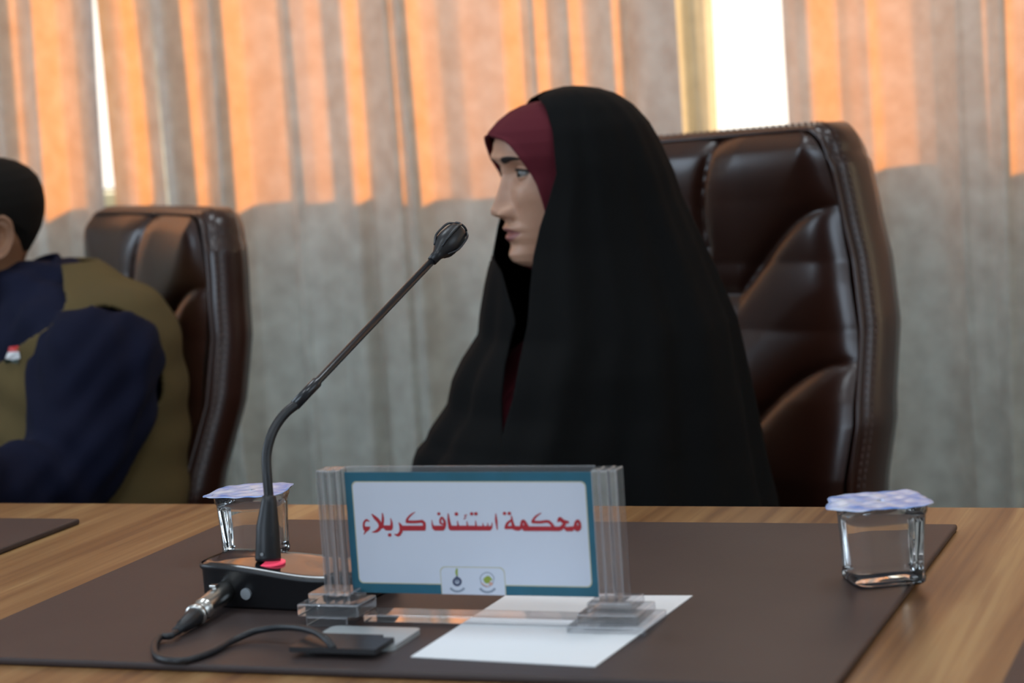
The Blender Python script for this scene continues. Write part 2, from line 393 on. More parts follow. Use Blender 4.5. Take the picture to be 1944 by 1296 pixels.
def rim(scale, z, grow=0):
    o = []
    n = 30
    per = [(-1 + 2*i/n, -1) for i in range(n)] + [(1, -1 + 2*i/n) for i in range(n)] + [(1 - 2*i/n, 1) for i in range(n)] + [(-1, 1 - 2*i/n) for i in range(n)]
    for u, v_ in per:
        a, b = sq(u, v_); x = a*BW/2*scale; y = b*BD/2*scale; zz = mz + z if grow == 0 else mz + base_h(u, v_) - .0035 + z
        o.append((bc[0] + x*math.cos(ang) - y*math.sin(ang), bc[1] + x*math.sin(ang) + y*math.cos(ang), zz))
    return np.array(o)
v, f = rings_mesh([rim(.96, .0005), rim(.985, .003), rim(.99, .0, 1) - [0, 0, .003], rim(1.012, -.0015, 1), rim(1.012, .0015, 1), rim(.99, .0022, 1)], cap=False)
f.append(tuple(range(120))[::-1]); mesh('base_box', v, f, M['plastic'], mc)
def disc(bm, c, n, r, h, seg=24, r2=None, mi=0):
    q = Vector(n).normalized().to_track_quat('Z', 'Y').to_matrix().to_4x4()
    k = bmesh.ops.create_cone(bm, cap_ends=True, segments=seg, radius1=r, radius2=r if r2 is None else r2, depth=h)
    bmesh.ops.transform(bm, matrix=Matrix.Translation(Vector([float(x) for x in c])) @ q, verts=k['verts'])
    for fc in {f for v in k['verts'] for f in v.link_faces}: fc.material_index = mi
fn = Vector((math.sin(ang), -math.cos(ang), 0)); fr = Vector((math.cos(ang), math.sin(ang), 0))
front = Vector((bc[0], bc[1], 0)) + fn * BD/2
p = front - fr*.0195; bm = bmesh.new(); disc(bm, (p.x, p.y, mz+.0135), fn, .0048, .003); from_bm('round_sticker', bm, M['silver'], mc)
bm = bmesh.new(); disc(bm, (L0[0], L0[1]-.001, mz+.0345), (-.02, -.02, 1), .0128, .0012, 36); o = from_bm('light_ring', bm, M['led'], mc)
# holder, flexible neck, stem
D0 = float((R.T @ (L0 - CAM))[2] * -1)
b0 = atd(509, 1064, D0); b1 = atd(511, 942, D0 + .002); b2 = atd(508, 1000, D0+.001)
v, f = tube([b0, b0*.9 + b2*.1, b2, b1*.8+b2*.2, b1, b1 + (b1-b2)*.05], [.0106, .0109, .0096, .0066, .0058, .0040], 28)
mesh('neck_holder', v, f, M['rubber'], mc)
bm = bmesh.new(); q = atd(497, 1052, D0 - .0115); disc(bm, q, tuple((CAM - q)), .0014, .001, 12); from_bm('screw', bm, M['silver'], mc)
npt = [(511, 950, .002), (507, 900, .004), (506, 865, .008), (513, 832, .012), (525, 806, .017), (543, 783, .022), (564, 766, .028)]
v, f = tube([atd(x, y, D0+d) for x, y, d in npt], .0043, 20, 120)
cc = v.reshape(-1, 20, 3).mean(1)
for i in range(len(cc)):
    if i % 2: v[i*20:(i+1)*20] = cc[i] + (v[i*20:(i+1)*20] - cc[i]) * .93
mesh('flexible_neck', v, f, M['rubber'], mc)
s0 = atd(560, 769, D0+.027); s1 = atd(825, 490, D0+.125)
v, f = tube([s0, s0*.85+s1*.15, s0*.84+s1*.16, s1], [.0047, .0047, .0034, .0034], 24); mesh('stem', v, f, M['stem'], mc)
hd = atd(862, 447, D0+.14) - s1; hl = np.linalg.norm(hd); hd /= hl
prof = [(-.004, .0044), (.004, .0050), (.007, .0062), (.0125, .0094), (.018, .0112), (.024, .0114), (.030, .0104), (.034, .0098), (.038, .0086), (.0395, .005)]
v, f = tube([s1 + hd*a for a, b in prof], [b for a, b in prof], 32); mesh('capsule', v, f, M['plastic'], mc)
for k in range(5):      # cage ribs round the capsule
    a = k*2*math.pi/5 + .5; u_ = np.cross(hd, [0, 0, 1]); u_ /= np.linalg.norm(u_); w_ = np.cross(hd, u_)
    dr = math.cos(a)*u_ + math.sin(a)*w_
    v, f = tube([s1 + hd*t + dr*r for t, r in ((.010, .0078), (.018, .0124), (.027, .0128), (.036, .0112), (.041, .0062))], .0011, 8, 20)
    mesh('cage_rib', v, f, M['stem'], mc)
v, f = tube([s1 + hd*.041 + (math.cos(a)*u_ + math.sin(a)*w_)*.0066 for a in np.linspace(0, 2*math.pi, 25)], .0011, 8); mesh('cage_rib', v, f, M['stem'], mc)

# plug and lead
pa = np.array((front - fr*.040)[:]); pa[2] = mz + .0145
dirp = onz(337, 1196, PZ + .006) - pa; dirp /= .058
pl = thing('cable_plug', 'silver cable connector plugged into the front of the microphone base', 'connector', (pa[0], pa[1], mz))
pp = lambda t: pa + dirp*t
v, f = tube([pp(-.004), pp(.001), pp(.026), pp(.028), pp(.0285), pp(.034)], [.0088, .0092, .0092, .0086, .0078, .0078], 28); mesh('metal_sleeve', v, f, M['nickel'], pl)
v, f = tube([pp(.034), pp(.0345), pp(.037), pp(.0375)], [.0078, .0092, .0092, .007], 24); mesh('collar', v, f, M['nickel'], pl)
v, f = tube([pp(.0375), pp(.040), pp(.052), pp(.053), pp(.060)], [.0075, .0072, .0054, .0040, .0036], 24); mesh('strain_relief', v, f, M['rubber'], pl)
bm = bmesh.new(); q = pp(.010) + [0, 0, .0095]; box(bm, q, (.009, .004, .0025), rz=math.atan2(dirp[1], dirp[0]), bev=.0006); q = pp(.013)+[0, 0, .0120]; box(bm, q, (.006, .006, .0022), rz=math.atan2(dirp[1], dirp[0]), bev=.0006); from_bm('latch', bm, M['nickel'], pl)
rc = .0028
def tp(px, py, h=rc): return onz(px, py, PZ + h)
pts = [pp(.056), pp(.066), tp(306, 1208, .0045), tp(293, 1228), tp(305, 1249), tp(345, 1254), tp(395, 1240), tp(445, 1214, .004), tp(490, 1196, .008), tp(545, 1190, .012), tp(595, 1198, .0145), tp(622, 1216, .012), tp(634, 1232, .0068)]
v, f = tube(pts, rc, 14, 130)
tag(mesh('microphone_cable', v, f, M['rubber'], origin=pts[4]), 'thin black cable looping from the connector to the cable outlet', 'cable')

# ------------------------------------------------------------------ name plate
YP = 1.520; KX = YP/1.535
def kz(z): return 1.18 - (1.18 - z)*KX
npl = thing('name_plate', 'clear acrylic name plate stand holding a teal bordered card with red Arabic lettering', 'name plate', (-.635, YP, PZ))
def apart(name, c, s, bev=.0009):
    bm = bmesh.new(); box(bm, c, s, bev=bev)
    for fc in bm.faces:
        n_ = fc.normal; fc.material_index = 0 if max(abs(n_.x), abs(n_.y), abs(n_.z)) > .995 and fc.calc_area() > 1e-5 else 1
    return from_bm(name, bm, None, npl, mats=[M['acrylic'], M['acryledge']])
for sx, xl, xr in ((-1, -.7622*KX, -.7425*KX), (1, -.5292*KX, -.5085*KX)):
    xc = (xl+xr)/2; wd = xr-xl
    apart('pillar', (xc-wd*.33, YP, kz(.8445)), (wd*.30, .018, .102))
    apart('pillar', (xc+wd*.02, YP, kz(.8445)), (wd*.34, .022, .102))
    apart('pillar', (xc+wd*.36, YP, kz(.8445)), (wd*.28, .018, .102))
    steps = [(.0355, .034, .0075), (.0485, .046, .0078), (.062, .058, .0062)] if sx > 0 else [(.036, .032, .0085), (.053, .036, .0098), (.036, .034, .0078)]
    z = PZ + sum(s[2] for s in steps)
    # three stepped blocks, the widest at the foot (the left stand has lost part of its foot)
    for k, (a, b, h) in enumerate(steps):
        off = (0, 0) if sx > 0 else [(0, 0), (-.001, 0), (-.002, -.002)][k]
        apart('foot_block', (xc + off[0], YP + (.002 if sx > 0 else -.006) + off[1], z - h/2), (a, b, h)); z -= h
apart('cross_bar', (-.6292, YP+.004, PZ+.0032), (.186, .026, .0060))
apart('clear_sleeve', (-.6292, YP+.0040, kz(.8455)), (.2100, .0016, .1025), .0004)
# printed card
CX0, CX1, CZ0, CZ1 = -.7412*KX, -.5308*KX, kz(.7945), kz(.8928)
bm = bmesh.new(); box(bm, ((CX0+CX1)/2, YP+.0012, (CZ0+CZ1)/2), (CX1-CX0, .0012, CZ1-CZ0))
card = from_bm('card', bm, M['teal'], npl); YF = YP + .0006
def flat(name, polys, m, lift, parent=None, z=None):
    """flat print: polygons in the card's plane (x, z)"""
    bm = bmesh.new()
    for k_, pl_ in enumerate(polys):
        vs_ = [bm.verts.new((float(p[0]), YF - lift - 4e-7*k_, float(p[1]))) for p in pl_]
        try: bm.faces.new(vs_)
        except ValueError: pass
    bmesh.ops.triangulate(bm, faces=bm.faces)
    v = [tuple(x.co) for x in bm.verts]; bm.verts.index_update(); f = [[x.index for x in fc.verts] for fc in bm.faces]; bm.free()
    return mesh(name, v, f, m, parent or card, smooth=False)
def kp(px, py): q = ony(px, py, YF); return (q[0], q[2])
flat('gold_line', [rrect(CX0+.0058, CX1-.0058, CZ0+.0075, CZ1-.0072, .0042)], M['gold'], .00008)
flat('white_field', [rrect(CX0+.0066, CX1-.0066, CZ0+.0083, CZ1-.0080, .0038)], M['cardw'], .00014)
tx0, tx1, tz1 = kp(838, 1100)[0], kp(958, 1100)[0], kp(900, 1077)[1]
def tab(g): return [(tx0-g, CZ0), (tx1+g, CZ0)] + [(x, z_) for x, z_ in rrect(tx0-g, tx1+g, tz1-.012, tz1+g, .0045)[:14]]
flat('tab_outline', [tab(.0006)], M['gold'], .00018)
flat('tab_field', [tab(0)], M['cardw'], .00024)
def stroke(pts, wds, off, sc_=8.836, n=None):
    P = np.array([kp(off[0] + x/sc_, off[1] + y/sc_) for x, y in pts]); W = np.array(wds if not np.isscalar(wds) else [wds]*len(pts), float)
    k = abs(kp(off[0]+100/sc_, off[1])[0] - kp(off[0], off[1])[0]) / 100
    q = smooth_path(np.c_[P[:, 0], P[:, 1], np.zeros(len(P)), W], max(12, 6*len(P))); P = q[:, :2]; W = q[:, 3]*k/2
    T = np.gradient(P, axis=0); T /= np.linalg.norm(T, axis=1)[:, None] + 1e-12; N = np.c_[-T[:, 1], T[:, 0]]
    A = P + N*W[:, None]; B = P - N*W[:, None]
    out = [[A[i], A[i+1], B[i+1], B[i]] for i in range(len(P)-1)]
    for e in (0, -1):
        out.append([P[e] + W[e]*np.array([math.cos(a), math.sin(a)]) for a in np.linspace(0, 2*math.pi, 12, endpoint=False)])
    return out
def blob(pts, off, sc_=8.836): return [[kp(off[0]+x/sc_, off[1]+y/sc_) for x, y in pts]]
def dot(x, y, r, off, sc_=8.836):
    return [[kp(off[0]+(x+r*math.cos(a))/sc_, off[1]+(y+r*.95*math.sin(a))/sc_) for a in np.linspace(0, 2*math.pi, 14, endpoint=False)]]
A_ = (680, 970); B_ = (890, 970); T_ = []
# kaf ra ba lam-alef hamza
T_ += blob([(82,255),(205,255),(200,295),(165,335),(115,335),(85,305)], A_) + stroke([(182,165),(140,148),(100,195),(98,262)], [22,34,34,40], A_) + stroke([(135,325),(98,388)], [40,10], A_)
T_ += stroke([(232,50),(290,112),(340,162),(372,232),(358,292),(310,332),(240,352)], [18,58,60,56,54,44,12], A_)
T_ += stroke([(408,35),(416,120),(410,205),(398,270)], [18,40,42,44], A_)
T_ += blob([(425,235),(585,235),(582,295),(556,322),(470,322),(436,296),(400,250)], A_) + stroke([(548,125),(562,185),(562,262)], [16,34,48], A_) + dot(532,397,32,A_)
T_ += stroke([(688,195),(716,245),(724,300),(714,350),(672,398),(612,386)], [20,54,58,52,48,12], A_)
T_ += blob([(706,240),(1130,240),(1130,326),(720,326)], A_) + stroke([(1070,168),(1108,200),(1112,290)], [44,50,50], A_) + stroke([(820,176),(950,178),(1080,168)], [46,46,46], A_) + stroke([(955,14),(885,62),(828,128),(818,172)], [10,26,34,44], A_)
# alef sin ta hamza nun alef fa
T_ += stroke([(1240,150),(1246,215),(1268,280)], [10,24,50], A_) + blob([(1246,240),(1455,240),(1455,300),(1430,325),(1285,325),(1255,295)], A_)
T_ += stroke([(1385,200),(1380,150),(1405,105),(1440,145),(1455,205),(1440,280)], [34,34,32,38,44,46], A_) + stroke([(1385,195),(1410,214),(1445,212)], 26, A_) + dot(1355,42,28,A_)
T_ += stroke([(1512,42),(1522,150),(1545,280)], [16,42,56], A_) + blob([(1535,240),(1960,240),(1960,322),(1545,322)], A_)
T_ += stroke([(1668,165),(1682,260)], [14,34], A_) + dot(1650,46,32,A_) + stroke([(1826,170),(1838,260)], [12,32], A_) + stroke([(1822,62),(1790,72),(1806,104),(1778,128)], 15, A_)
T_ += blob([(-20,245),(395,245),(385,300),(365,324),(-20,322)], B_) + stroke([(116,162),(126,260)], [14,34], B_) + dot(50,42,30,B_) + dot(122,42,30,B_)
T_ += stroke([(238,200),(246,262)], [12,28], B_) + stroke([(320,200),(324,262)], [12,28], B_) + stroke([(396,190),(384,275)], [10,30], B_)
T_ += stroke([(455,42),(462,150),(480,305)], [14,38,16], B_)
# mim ha kaf mim ta marbuta
T_ += dot(602,36,30,B_) + dot(682,36,30,B_) + stroke([(718,80),(735,190),(762,285)], [18,42,56], B_) + stroke([(712,150),(650,205),(625,268)], [30,42,46], B_) + stroke([(625,275),(742,268)], 50, B_)
T_ += blob([(745,248),(900,248),(900,290),(850,325),(790,325),(760,300)], B_) + stroke([(880,262),(897,178),(920,158),(950,200),(985,270)], [44,44,42,50,60], B_) + stroke([(890,262),(960,262)], 60, B_)
T_ += blob([(890,252),(1410,252),(1420,330),(930,330),(900,300)], B_) + stroke([(1075,178),(1200,182),(1335,172),(1400,228),(1430,290)], [44,44,46,46,50], B_) + stroke([(1215,26),(1135,80),(1082,146),(1075,180)], [10,28,36,46], B_)
T_ += stroke([(1500,168),(1530,128),(1585,168),(1665,182)], [30,62,58,40], B_) + stroke([(1610,190),(1590,240),(1535,288),(1420,292)], [50,58,70,74], B_)
T_ += blob([(1600,262),(1760,250),(1760,318),(1740,335),(1640,335),(1605,300)], B_) + stroke([(1780,285),(1800,190),(1832,158),(1860,200),(1862,280),(1826,312),(1790,285)], [50,46,42,44,46,46,50], B_) + stroke([(1800,262),(1850,262)], 50, B_)
flat('lettering', T_, M['red'], .00030)
# two small emblems on the tab (crop scale 12.15 from 820,1060)
E_ = (820, 1060); S12 = 12.15
def ring(cx_, cy_, r0, r1, a0, a1, n=20):
    return [[kp(E_[0]+(cx_+r_*math.cos(t))/S12, E_[1]+(cy_+r_*math.sin(t))/S12) for r_, t in ((r0, t0), (r1, t0), (r1, t1), (r0, t1))] for t0, t1 in zip(np.linspace(a0, a1, n)[:-1], np.linspace(a0, a1, n)[1:])]
D = math.radians
flat('round_emblem', ring(585, 530, 48, 108, 0, 2*math.pi, 28) + stroke([(583, 395), (583, 455)], [20, 90], E_, S12), M['dblue'], .00030)
flat('emblem_centre', dot(585, 520, 38, E_, S12), M['grey'], .00034)
flat('emblem_flame', stroke([(578, 240), (570, 310), (582, 385)], [40, 56, 40], E_, S12), M['green'], .00030)
flat('emblem_scroll', ring(590, 560, 170, 222, D(35), D(145), 16) + ring(1285, 560, 185, 240, D(35), D(145), 16), M['grey'], .00030)
flat('shield_outline', ring(1275, 480, 150, 172, D(180), D(360), 20) + stroke([(1125, 480), (1150, 590), (1270, 650), (1395, 590), (1425, 480)], 18, E_, S12), M['grey'], .00030)
flat('shield_leaf', dot(1275, 500, 75, E_, S12) + stroke([(1210, 480), (1300, 420), (1370, 480)], 50, E_, S12), M['green'], .00034)
flat('shield_ribbon', dot(1360, 580, 48, E_, S12) + stroke([(1150, 560), (1230, 620), (1300, 640)], 24, E_, S12), M['pink'], .00036)

# ------------------------------------------------------------------ water cups
def cup(cx_, cy_, size, hgt, rz, label, tabdir, seed):
    r = thing('water_cup', label, 'cup', (cx_, cy_, PZ), 'sealed cups of water')
    n = 72
    def ringc(s, z, pw=4.5, rib=0):
        a = np.linspace(0, 2*math.pi, n, endpoint=False) + .0001
        c_, s_ = np.cos(a), np.sin(a); q = (np.abs(c_)**pw + np.abs(s_)**pw) ** (-1/pw)
        q = q * (1 + rib*np.cos(a*18))
        x, y = s*q*c_, s*q*s_
        return np.c_[cx_ + x*math.cos(rz) - y*math.sin(rz), cy_ + x*math.sin(rz) + y*math.cos(rz), np.full(n, PZ + z)]
    h0 = size
    prof = [(.80*h0, .0006), (.845*h0, .0022), (.855*h0, .006), (.83*h0, .0075), (.84*h0, .009), (.88*h0, hgt*.45), (.925*h0, hgt*.8), (.935*h0, hgt*.86), (.975*h0, hgt*.9), (.985*h0, hgt-.0012), (1.05*h0, hgt-.0006), (1.05*h0, hgt)]
    rr = [ringc(s, z, 4.0 + 2*(i < 5), .006 if 4 < i < 8 else 0) for i, (s, z) in enumerate(prof)]
    v, f = rings_mesh(rr, cap=False); f.append(tuple(range(n))[::-1]); mesh('cup_wall', v, f, M['cup'], r)
    wp = [(.77*h0, .0018), (.825*h0, .0036), (.83*h0, .008), (.865*h0, hgt*.45), (.905*h0, hgt*.78), (.91*h0, hgt*.84)]
    v, f = rings_mesh([ringc(s, z, 4.2, .004 if i > 2 else 0) for i, (s, z) in enumerate(wp)]); mesh('water', v, f, M['water'], r)
    # foil lid, its corner pulled out into a tab, slightly wavy
    rg = np.random.default_rng(seed); lid = []
    for k, s in enumerate(np.linspace(0.02, 1, 12)):
        q = ringc(1.08*h0*s, hgt+.0006, 3.2 + 2.0*s)
        if k > 8:
            d = np.c_[q[:, 0]-cx_, q[:, 1]-cy_]; a = np.arctan2(d[:, 1], d[:, 0]); e = np.exp(-((np.angle(np.exp(1j*(a - tabdir)))) / .35)**2) * (k-8)/3
            q[:, :2] += d * (e*.24)[:, None]; q[:, 2] -= e*.0018
            q[:, 2] += .0003*np.sin(a*5 + seed) * (k-8)/3
        q[:, 2] += .0005*np.sin(q[:, 0]*300+seed)*np.cos(q[:, 1]*260)
        lid.append(q)
    v, f = rings_mesh(lid, cap=False); f.append(tuple(range(n)))
    v2 = v + [0, 0, -.0003]; nn = len(v); f2 = [tuple(i+nn for i in x)[::-1] for x in f]; e = [((11*n+j), 11*n+(j+1) % n, nn+11*n+(j+1) % n, nn+11*n+j) for j in range(n)]
    mesh('foil_lid', np.concatenate([v, v2]), f+f2+e, M['foil'], r)
    return r
_c = onz(1678, 1101, PZ); cup(_c[0], _c[1], .0345, .0650, D(28), 'sealed water cup with blue foil lid at the right edge of the desk pad', D(215), 2)
_c = onz(488, 1056, PZ); cup(_c[0], _c[1], .0325, .0620, D(12), 'sealed water cup with blue foil lid standing behind the microphone base', D(205), 5)

# ------------------------------------------------------------------ chairs
def chair(P, az, topz, k, label, seed, fw=1.0, roll=0.0):
    Fd = np.array([math.cos(az), math.sin(az), 0]); S = np.array([-math.sin(az), math.cos(az), 0]); U = np.array([0, 0, 1.])
    cen = np.array(P) - .205*fw*S; cen[2] = 0
    gx = cen + Fd*.27
    rt = thing('office_chair', label, 'chair', (gx[0], gx[1], 0))
    Hb = .62
    wt = lambda h: np.interp(h, [0, .12, .25, .38, .5, .62], [.207, .222, .247, .262, .25, .235]) * fw
    fs = lambda h: np.interp(h, [0, .085, .17, .26, .35, .45, .62], [0, -.012, -.02, -.012, .012, .028, .03]) + k*h
    def P3(s, f_, h): return cen + S*s + Fd*f_ + U*(topz - h) + U*(s*roll)
    # outline of the front face: rounded top corners
    NU, NV = 90, 170
    seam1 = lambda u: .098 + .115*np.clip((1-abs(u))/.85, 0, 1)**1.9
    seam2 = lambda u: .300 + .13*np.clip((1-abs(u))/.85, 0, 1)**1.9
    V = []
    for j in range(NV+1):
        h = Hb*j/NV
        for i in range(NU+1):
            u = -1 + 2*i/NU
            cr = .045
            w_ = wt(h)
            if h < cr: w_ = w_ - cr*.8*(1 - math.sqrt(max(0, 1 - ((cr-h)/cr)**2)))
            s = u*w_
            ed = min((1-abs(u))*w_, h + .002, Hb - h + .002)
            kk = .5 + .25*min(1, max(0, (abs(u)-.3)/.5))
            d = min(abs(h-seam1(u)), abs(h-seam2(u)))*kk
            d = min(d, abs(s + .03*math.sin(h*14))*1.5 + max(0, h-.15)*.8)
            puff = .026*(1-math.exp(-ed/.026)) * (1 - .38*math.exp(-d/.007)) + .010*(1-math.exp(-d/.045))
            conc = .018*u*u
            V.append(P3(s, fs(h) + puff + conc - .006*(h < .02)*(1-h/.02), h))
    F = [(j*(NU+1)+i, j*(NU+1)+i+1, (j+1)*(NU+1)+i+1, (j+1)*(NU+1)+i) for j in range(NV) for i in range(NU)]
    mesh('back_cushion', V, F, M['leather'], rt)
    # outline path and the shell behind it
    path = []
    for h in np.linspace(Hb, .045, 60): path.append((-wt(h), h))
    for a in np.linspace(0, math.pi/2, 10)[1:]: path.append((-(wt(.0)-.036*(1-math.cos(a))), .045*(1-math.sin(a))))
    x_ = path[-1][0]
    for u in np.linspace(x_, -x_, 30)[1:]: path.append((u, 0))
    for s, h in [(-p_[0], p_[1]) for p_ in path[:69][::-1]]: path.append((s, h))
    path = np.array(path)
    def offs(e, back):
        out = []
        for s, h in path:
            n_ = np.array([s/.25, -(.31-h)/.31 if h < .1 else 0]); 
            sx = s + np.sign(s)*e*min(1, abs(s)/.15); hh = h - e*(1 if h < .02 else max(0, (.06-h)/.06))
            out.append(P3(sx, fs(h) + .018*min(1, (s/wt(h))**2) - back, hh))
        return np.array(out)
    T = .085 if k < .1 else .068
    rr = [offs(-.001, .002), offs(.006, .004), offs(.011, .018), offs(.010, T*.7), offs(.0, T*.95)]
    rr.append(rr[-1]*1); q = rr[-1]; ctr = np.array([P3(0, fs(h) - T*1.0, max(h, .02)) for s, h in path]); rr[-1] = q*.5 + ctr*.5; rr.append(ctr)
    v, f = rings_mesh(rr, cap=False, close=False); mesh('back_shell', v, f, M['leather'], rt)
    pth = offs(.003, .000); v, f = tube(pth, .0042, 8); mesh('piping', v, f, M['leather'], rt)
    for e, bk in ((.009, .010), (.0118, .018)):
        q = offs(e, bk); st = []
        for i in range(0, len(q)-1, 1):
            a, b = q[i], q[i+1]; m_ = (b-a)
            st.append(tube([a + m_*.15, a + m_*.80], .0007, 5))
        v, f = join(*st); o = mesh('stitching', v, f, M['thread'], rt); o['kind'] = 'stuff'
    # seat
    bm = bmesh.new(); q = cen + Fd*.30; box(bm, (q[0], q[1], .43), (.50, .50, .11), rz=az, bev=.04); from_bm('seat', bm, M['leather'], rt, smooth=True)
    for sgn in (-1, 1):
        pts = [cen + S*sgn*.28 + Fd*f_ + U*z for f_, z in ((.06, .55), (.18, .585), (.34, .585), (.42, .55), (.40, .46), (.34, .38))]
        v, f = tube(pts, [.022, .028, .028, .022, .018, .018], 14, 40); mesh('armrest', v, f, M['leather'], rt)
    v, f = tube([gx + [0, 0, .12], gx + [0, 0, .24], gx + [0, 0, .241], gx + [0, 0, .38]], [.035, .035, .022, .022], 20); mesh('gas_column', v, f, M['stem'], rt)
    for i in range(5):
        a = az + i*2*math.pi/5; d = np.array([math.cos(a), math.sin(a), 0])
        v, f = tube([gx + [0, 0, .115], gx + d*.14 + [0, 0, .10], gx + d*.28 + [0, 0, .075]], [.03, .024, .015], 12, 12); lg = mesh('leg', v, f, M['stem'], rt)
        q = gx + d*.285; bm = bmesh.new(); disc(bm, (q[0], q[1], .03), (-d[1], d[0], 0), .03, .035, 20); from_bm('caster', bm, M['plastic'], lg)
    return rt
chair(atd(1578, 272, 2.78), D(240), 1.108, 0.02, 'brown leather executive chair behind the woman in black', 1, roll=.03)
chair(atd(405, 398, 3.02), D(234), 1.046, .20, 'brown leather executive chair behind the man in the olive vest', 2)

# ------------------------------------------------------------------ heads
# rows: u above the chin, front, half width, back
HT = [(.207,.000,.000,.000),(.2055,.022,.020,.030),(.202,.040,.034,.050),(.195,.055,.046,.068),(.183,.070,.060,.085),(.168,.081,.070,.096),(.150,.0865,.075,.101),(.133,.0885,.0765,.102),(.122,.0835,.0755,.101),(.113,.080,.074,.099),(.098,.0795,.0725,.093),(.080,.080,.070,.084),(.062,.0805,.065,.072),(.046,.080,.060,.062),(.034,.0785,.056,.057),(.026,.0775,.052,.055),(.015,.0795,.045,.054),(.006,.0765,.039,.053),(.000,.068,.037,.053),(-.005,.052,.040,.053),(-.010,.034,.043,.054),(-.022,.022,.046,.055),(-.05,.018,.048,.058),(-.075,.020,.056,.062),(-.095,.028,.095,.070),(-.12,.045,.140,.085),(-.155,.065,.150,.09),(-.22,.090,.155,.10),(-.32,.10,.148,.10),(-.42,.10,.145,.10),(-.50,.11,.15,.11)]
HTn = np.array(HT); _k = HTn[:, 0] > .15; HTn[_k, 0] = .15 + (HTn[_k, 0]-.15)*.80
def hrow(u):
    i = np.argsort(HTn[:, 0]); return [np.interp(u, HTn[i, 0], HTn[i, k]) for k in (1, 2, 3)]
EY, EZ, EF, ER = .0315, .1130, .0625, .0122
def feat(s, u, F_):
    """nose, lips, brow, cheeks, sockets: extra forward distance on the face"""
    N = np.interp(u, [.050,.055,.060,.064,.071,.078,.090,.105,.117,.124], [0,.001,.009,.0195,.0225,.0185,.0125,.0065,.003,0])
    wN = np.interp(u, [.05,.062,.070,.080,.095,.12], [.014,.0150,.0120,.0085,.0072,.0085])
    f = N*np.exp(-np.abs(s/wN)**2.3)
    for sg in (-1, 1):
        f += .0125*np.exp(-((s-sg*.0150)/.0050)**2 - ((u-.0665)/.0058)**2)            # wings of the nose
        f -= .009*np.exp(-((s-sg*.0080)/.0042)**2 - ((u-.0608)/.0026)**2)
        f -= .0025*np.exp(-((s-sg*.0215)/.003)**2 - ((u-.066)/.007)**2)
        f -= .0135*np.exp(-((s-sg*.028)/.0155)**2 - ((u-.1155)/.0105)**2)           # socket
        f += .0045*np.exp(-((s-sg*.040)/.018)**2 - ((u-.088)/.016)**2)              # cheekbone
        f += .0035*np.exp(-((s-sg*.027)/.018)**2 - ((u-.1345)/.006)**2)             # brow ridge
    f += .0075*np.exp(-(s/.022)**2 - ((u-.0475)/.0050)**2) + .0065*np.exp(-(s/.019)**2 - ((u-.0355)/.0050)**2)
    f -= .0030*np.exp(-(s/.024)**4 - ((u-.0415)/.0013)**2)                         # line of the mouth
    f += .004*np.exp(-(s/.014)**2 - ((u-.013)/.010)**2)                            # chin
    return f
def almond(s, u):
    x = (s - EY)/.0152
    top = .0052*np.clip(1-x*x, 0, 1)**.7; bot = -.0042*np.clip(1-x*x, 0, 1)**.8
    d = u - EZ - .0008*x
    return (abs(x) < 1) & (d < top) & (d > bot)
def head_surface(s, u, eyes=True):
    F_, W_, B_2 = hrow(u)
    q = np.clip(1 - np.abs(s/W_)**2.25, 0, 1)**(1/2.25)
    f = F_*q + feat(s, u, F_)*(q > .2)
    if eyes:
        a = np.abs(s); r2 = (a-EY)**2 + (u-EZ)**2
        sph = EF + np.sqrt(np.clip(ER**2 - r2, 0, None))
        inside = r2 < (ER*.97)**2
        f = np.where(inside & almond(a, u), sph - .0022, np.where(inside, np.maximum(f, sph + .0013*np.sqrt(np.clip(1 - r2/ER**2, 0, 1))), f))
    return f
def head_rings(nphi=260, body_turn=0., full=True, eyes=True):
    U_ = np.concatenate([[.1955, .1952], np.linspace(.1945, .188, 8)[:-1], np.linspace(.188, .14, 20)[:-1], np.linspace(.14, -.002, 125)[:-1], np.linspace(-.002, -.024, 22)[:-1], np.linspace(-.024, -.50 if full else -.11, 50 if full else 12)])
    t = np.linspace(0, 1, nphi, endpoint=False)
    phi = 2*math.pi*t; phi = phi - .55*np.sin(phi)      # denser in front (phi = 0)
    rows = []
    for u in U_:
        F_, W_, B_2 = hrow(u); W_ = max(W_, 1e-4)
        c_, s_ = np.cos(phi), np.sin(phi); pw = 2.25 if u > -.03 else 2.3
        q = (np.abs(c_)**pw + np.abs(s_)**pw)**(-1/pw)
        s = W_*q*s_
        f = np.where(c_ > 0, F_*q*c_, B_2*q*c_)
        if u > -.02: 
            ff = head_surface(s, u, eyes); wgt = np.clip((c_-.05)/.25, 0, 1); f = f*(1-wgt) + ff*wgt
        rows.append((s, f, np.full(nphi, u)))
    return U_, phi, rows
def frame(origin, az, pitch=0):
    Fd = np.array([math.cos(az)*math.cos(pitch), math.sin(az)*math.cos(pitch), -math.sin(pitch)])
    S = np.array([-math.sin(az), math.cos(az), 0]); U_ = np.cross(Fd, S); o = np.array(origin, float)
    return lambda s, f, u: o + np.multiply.outer(s, S) + np.multiply.outer(f, Fd) + np.multiply.outer(u, U_)

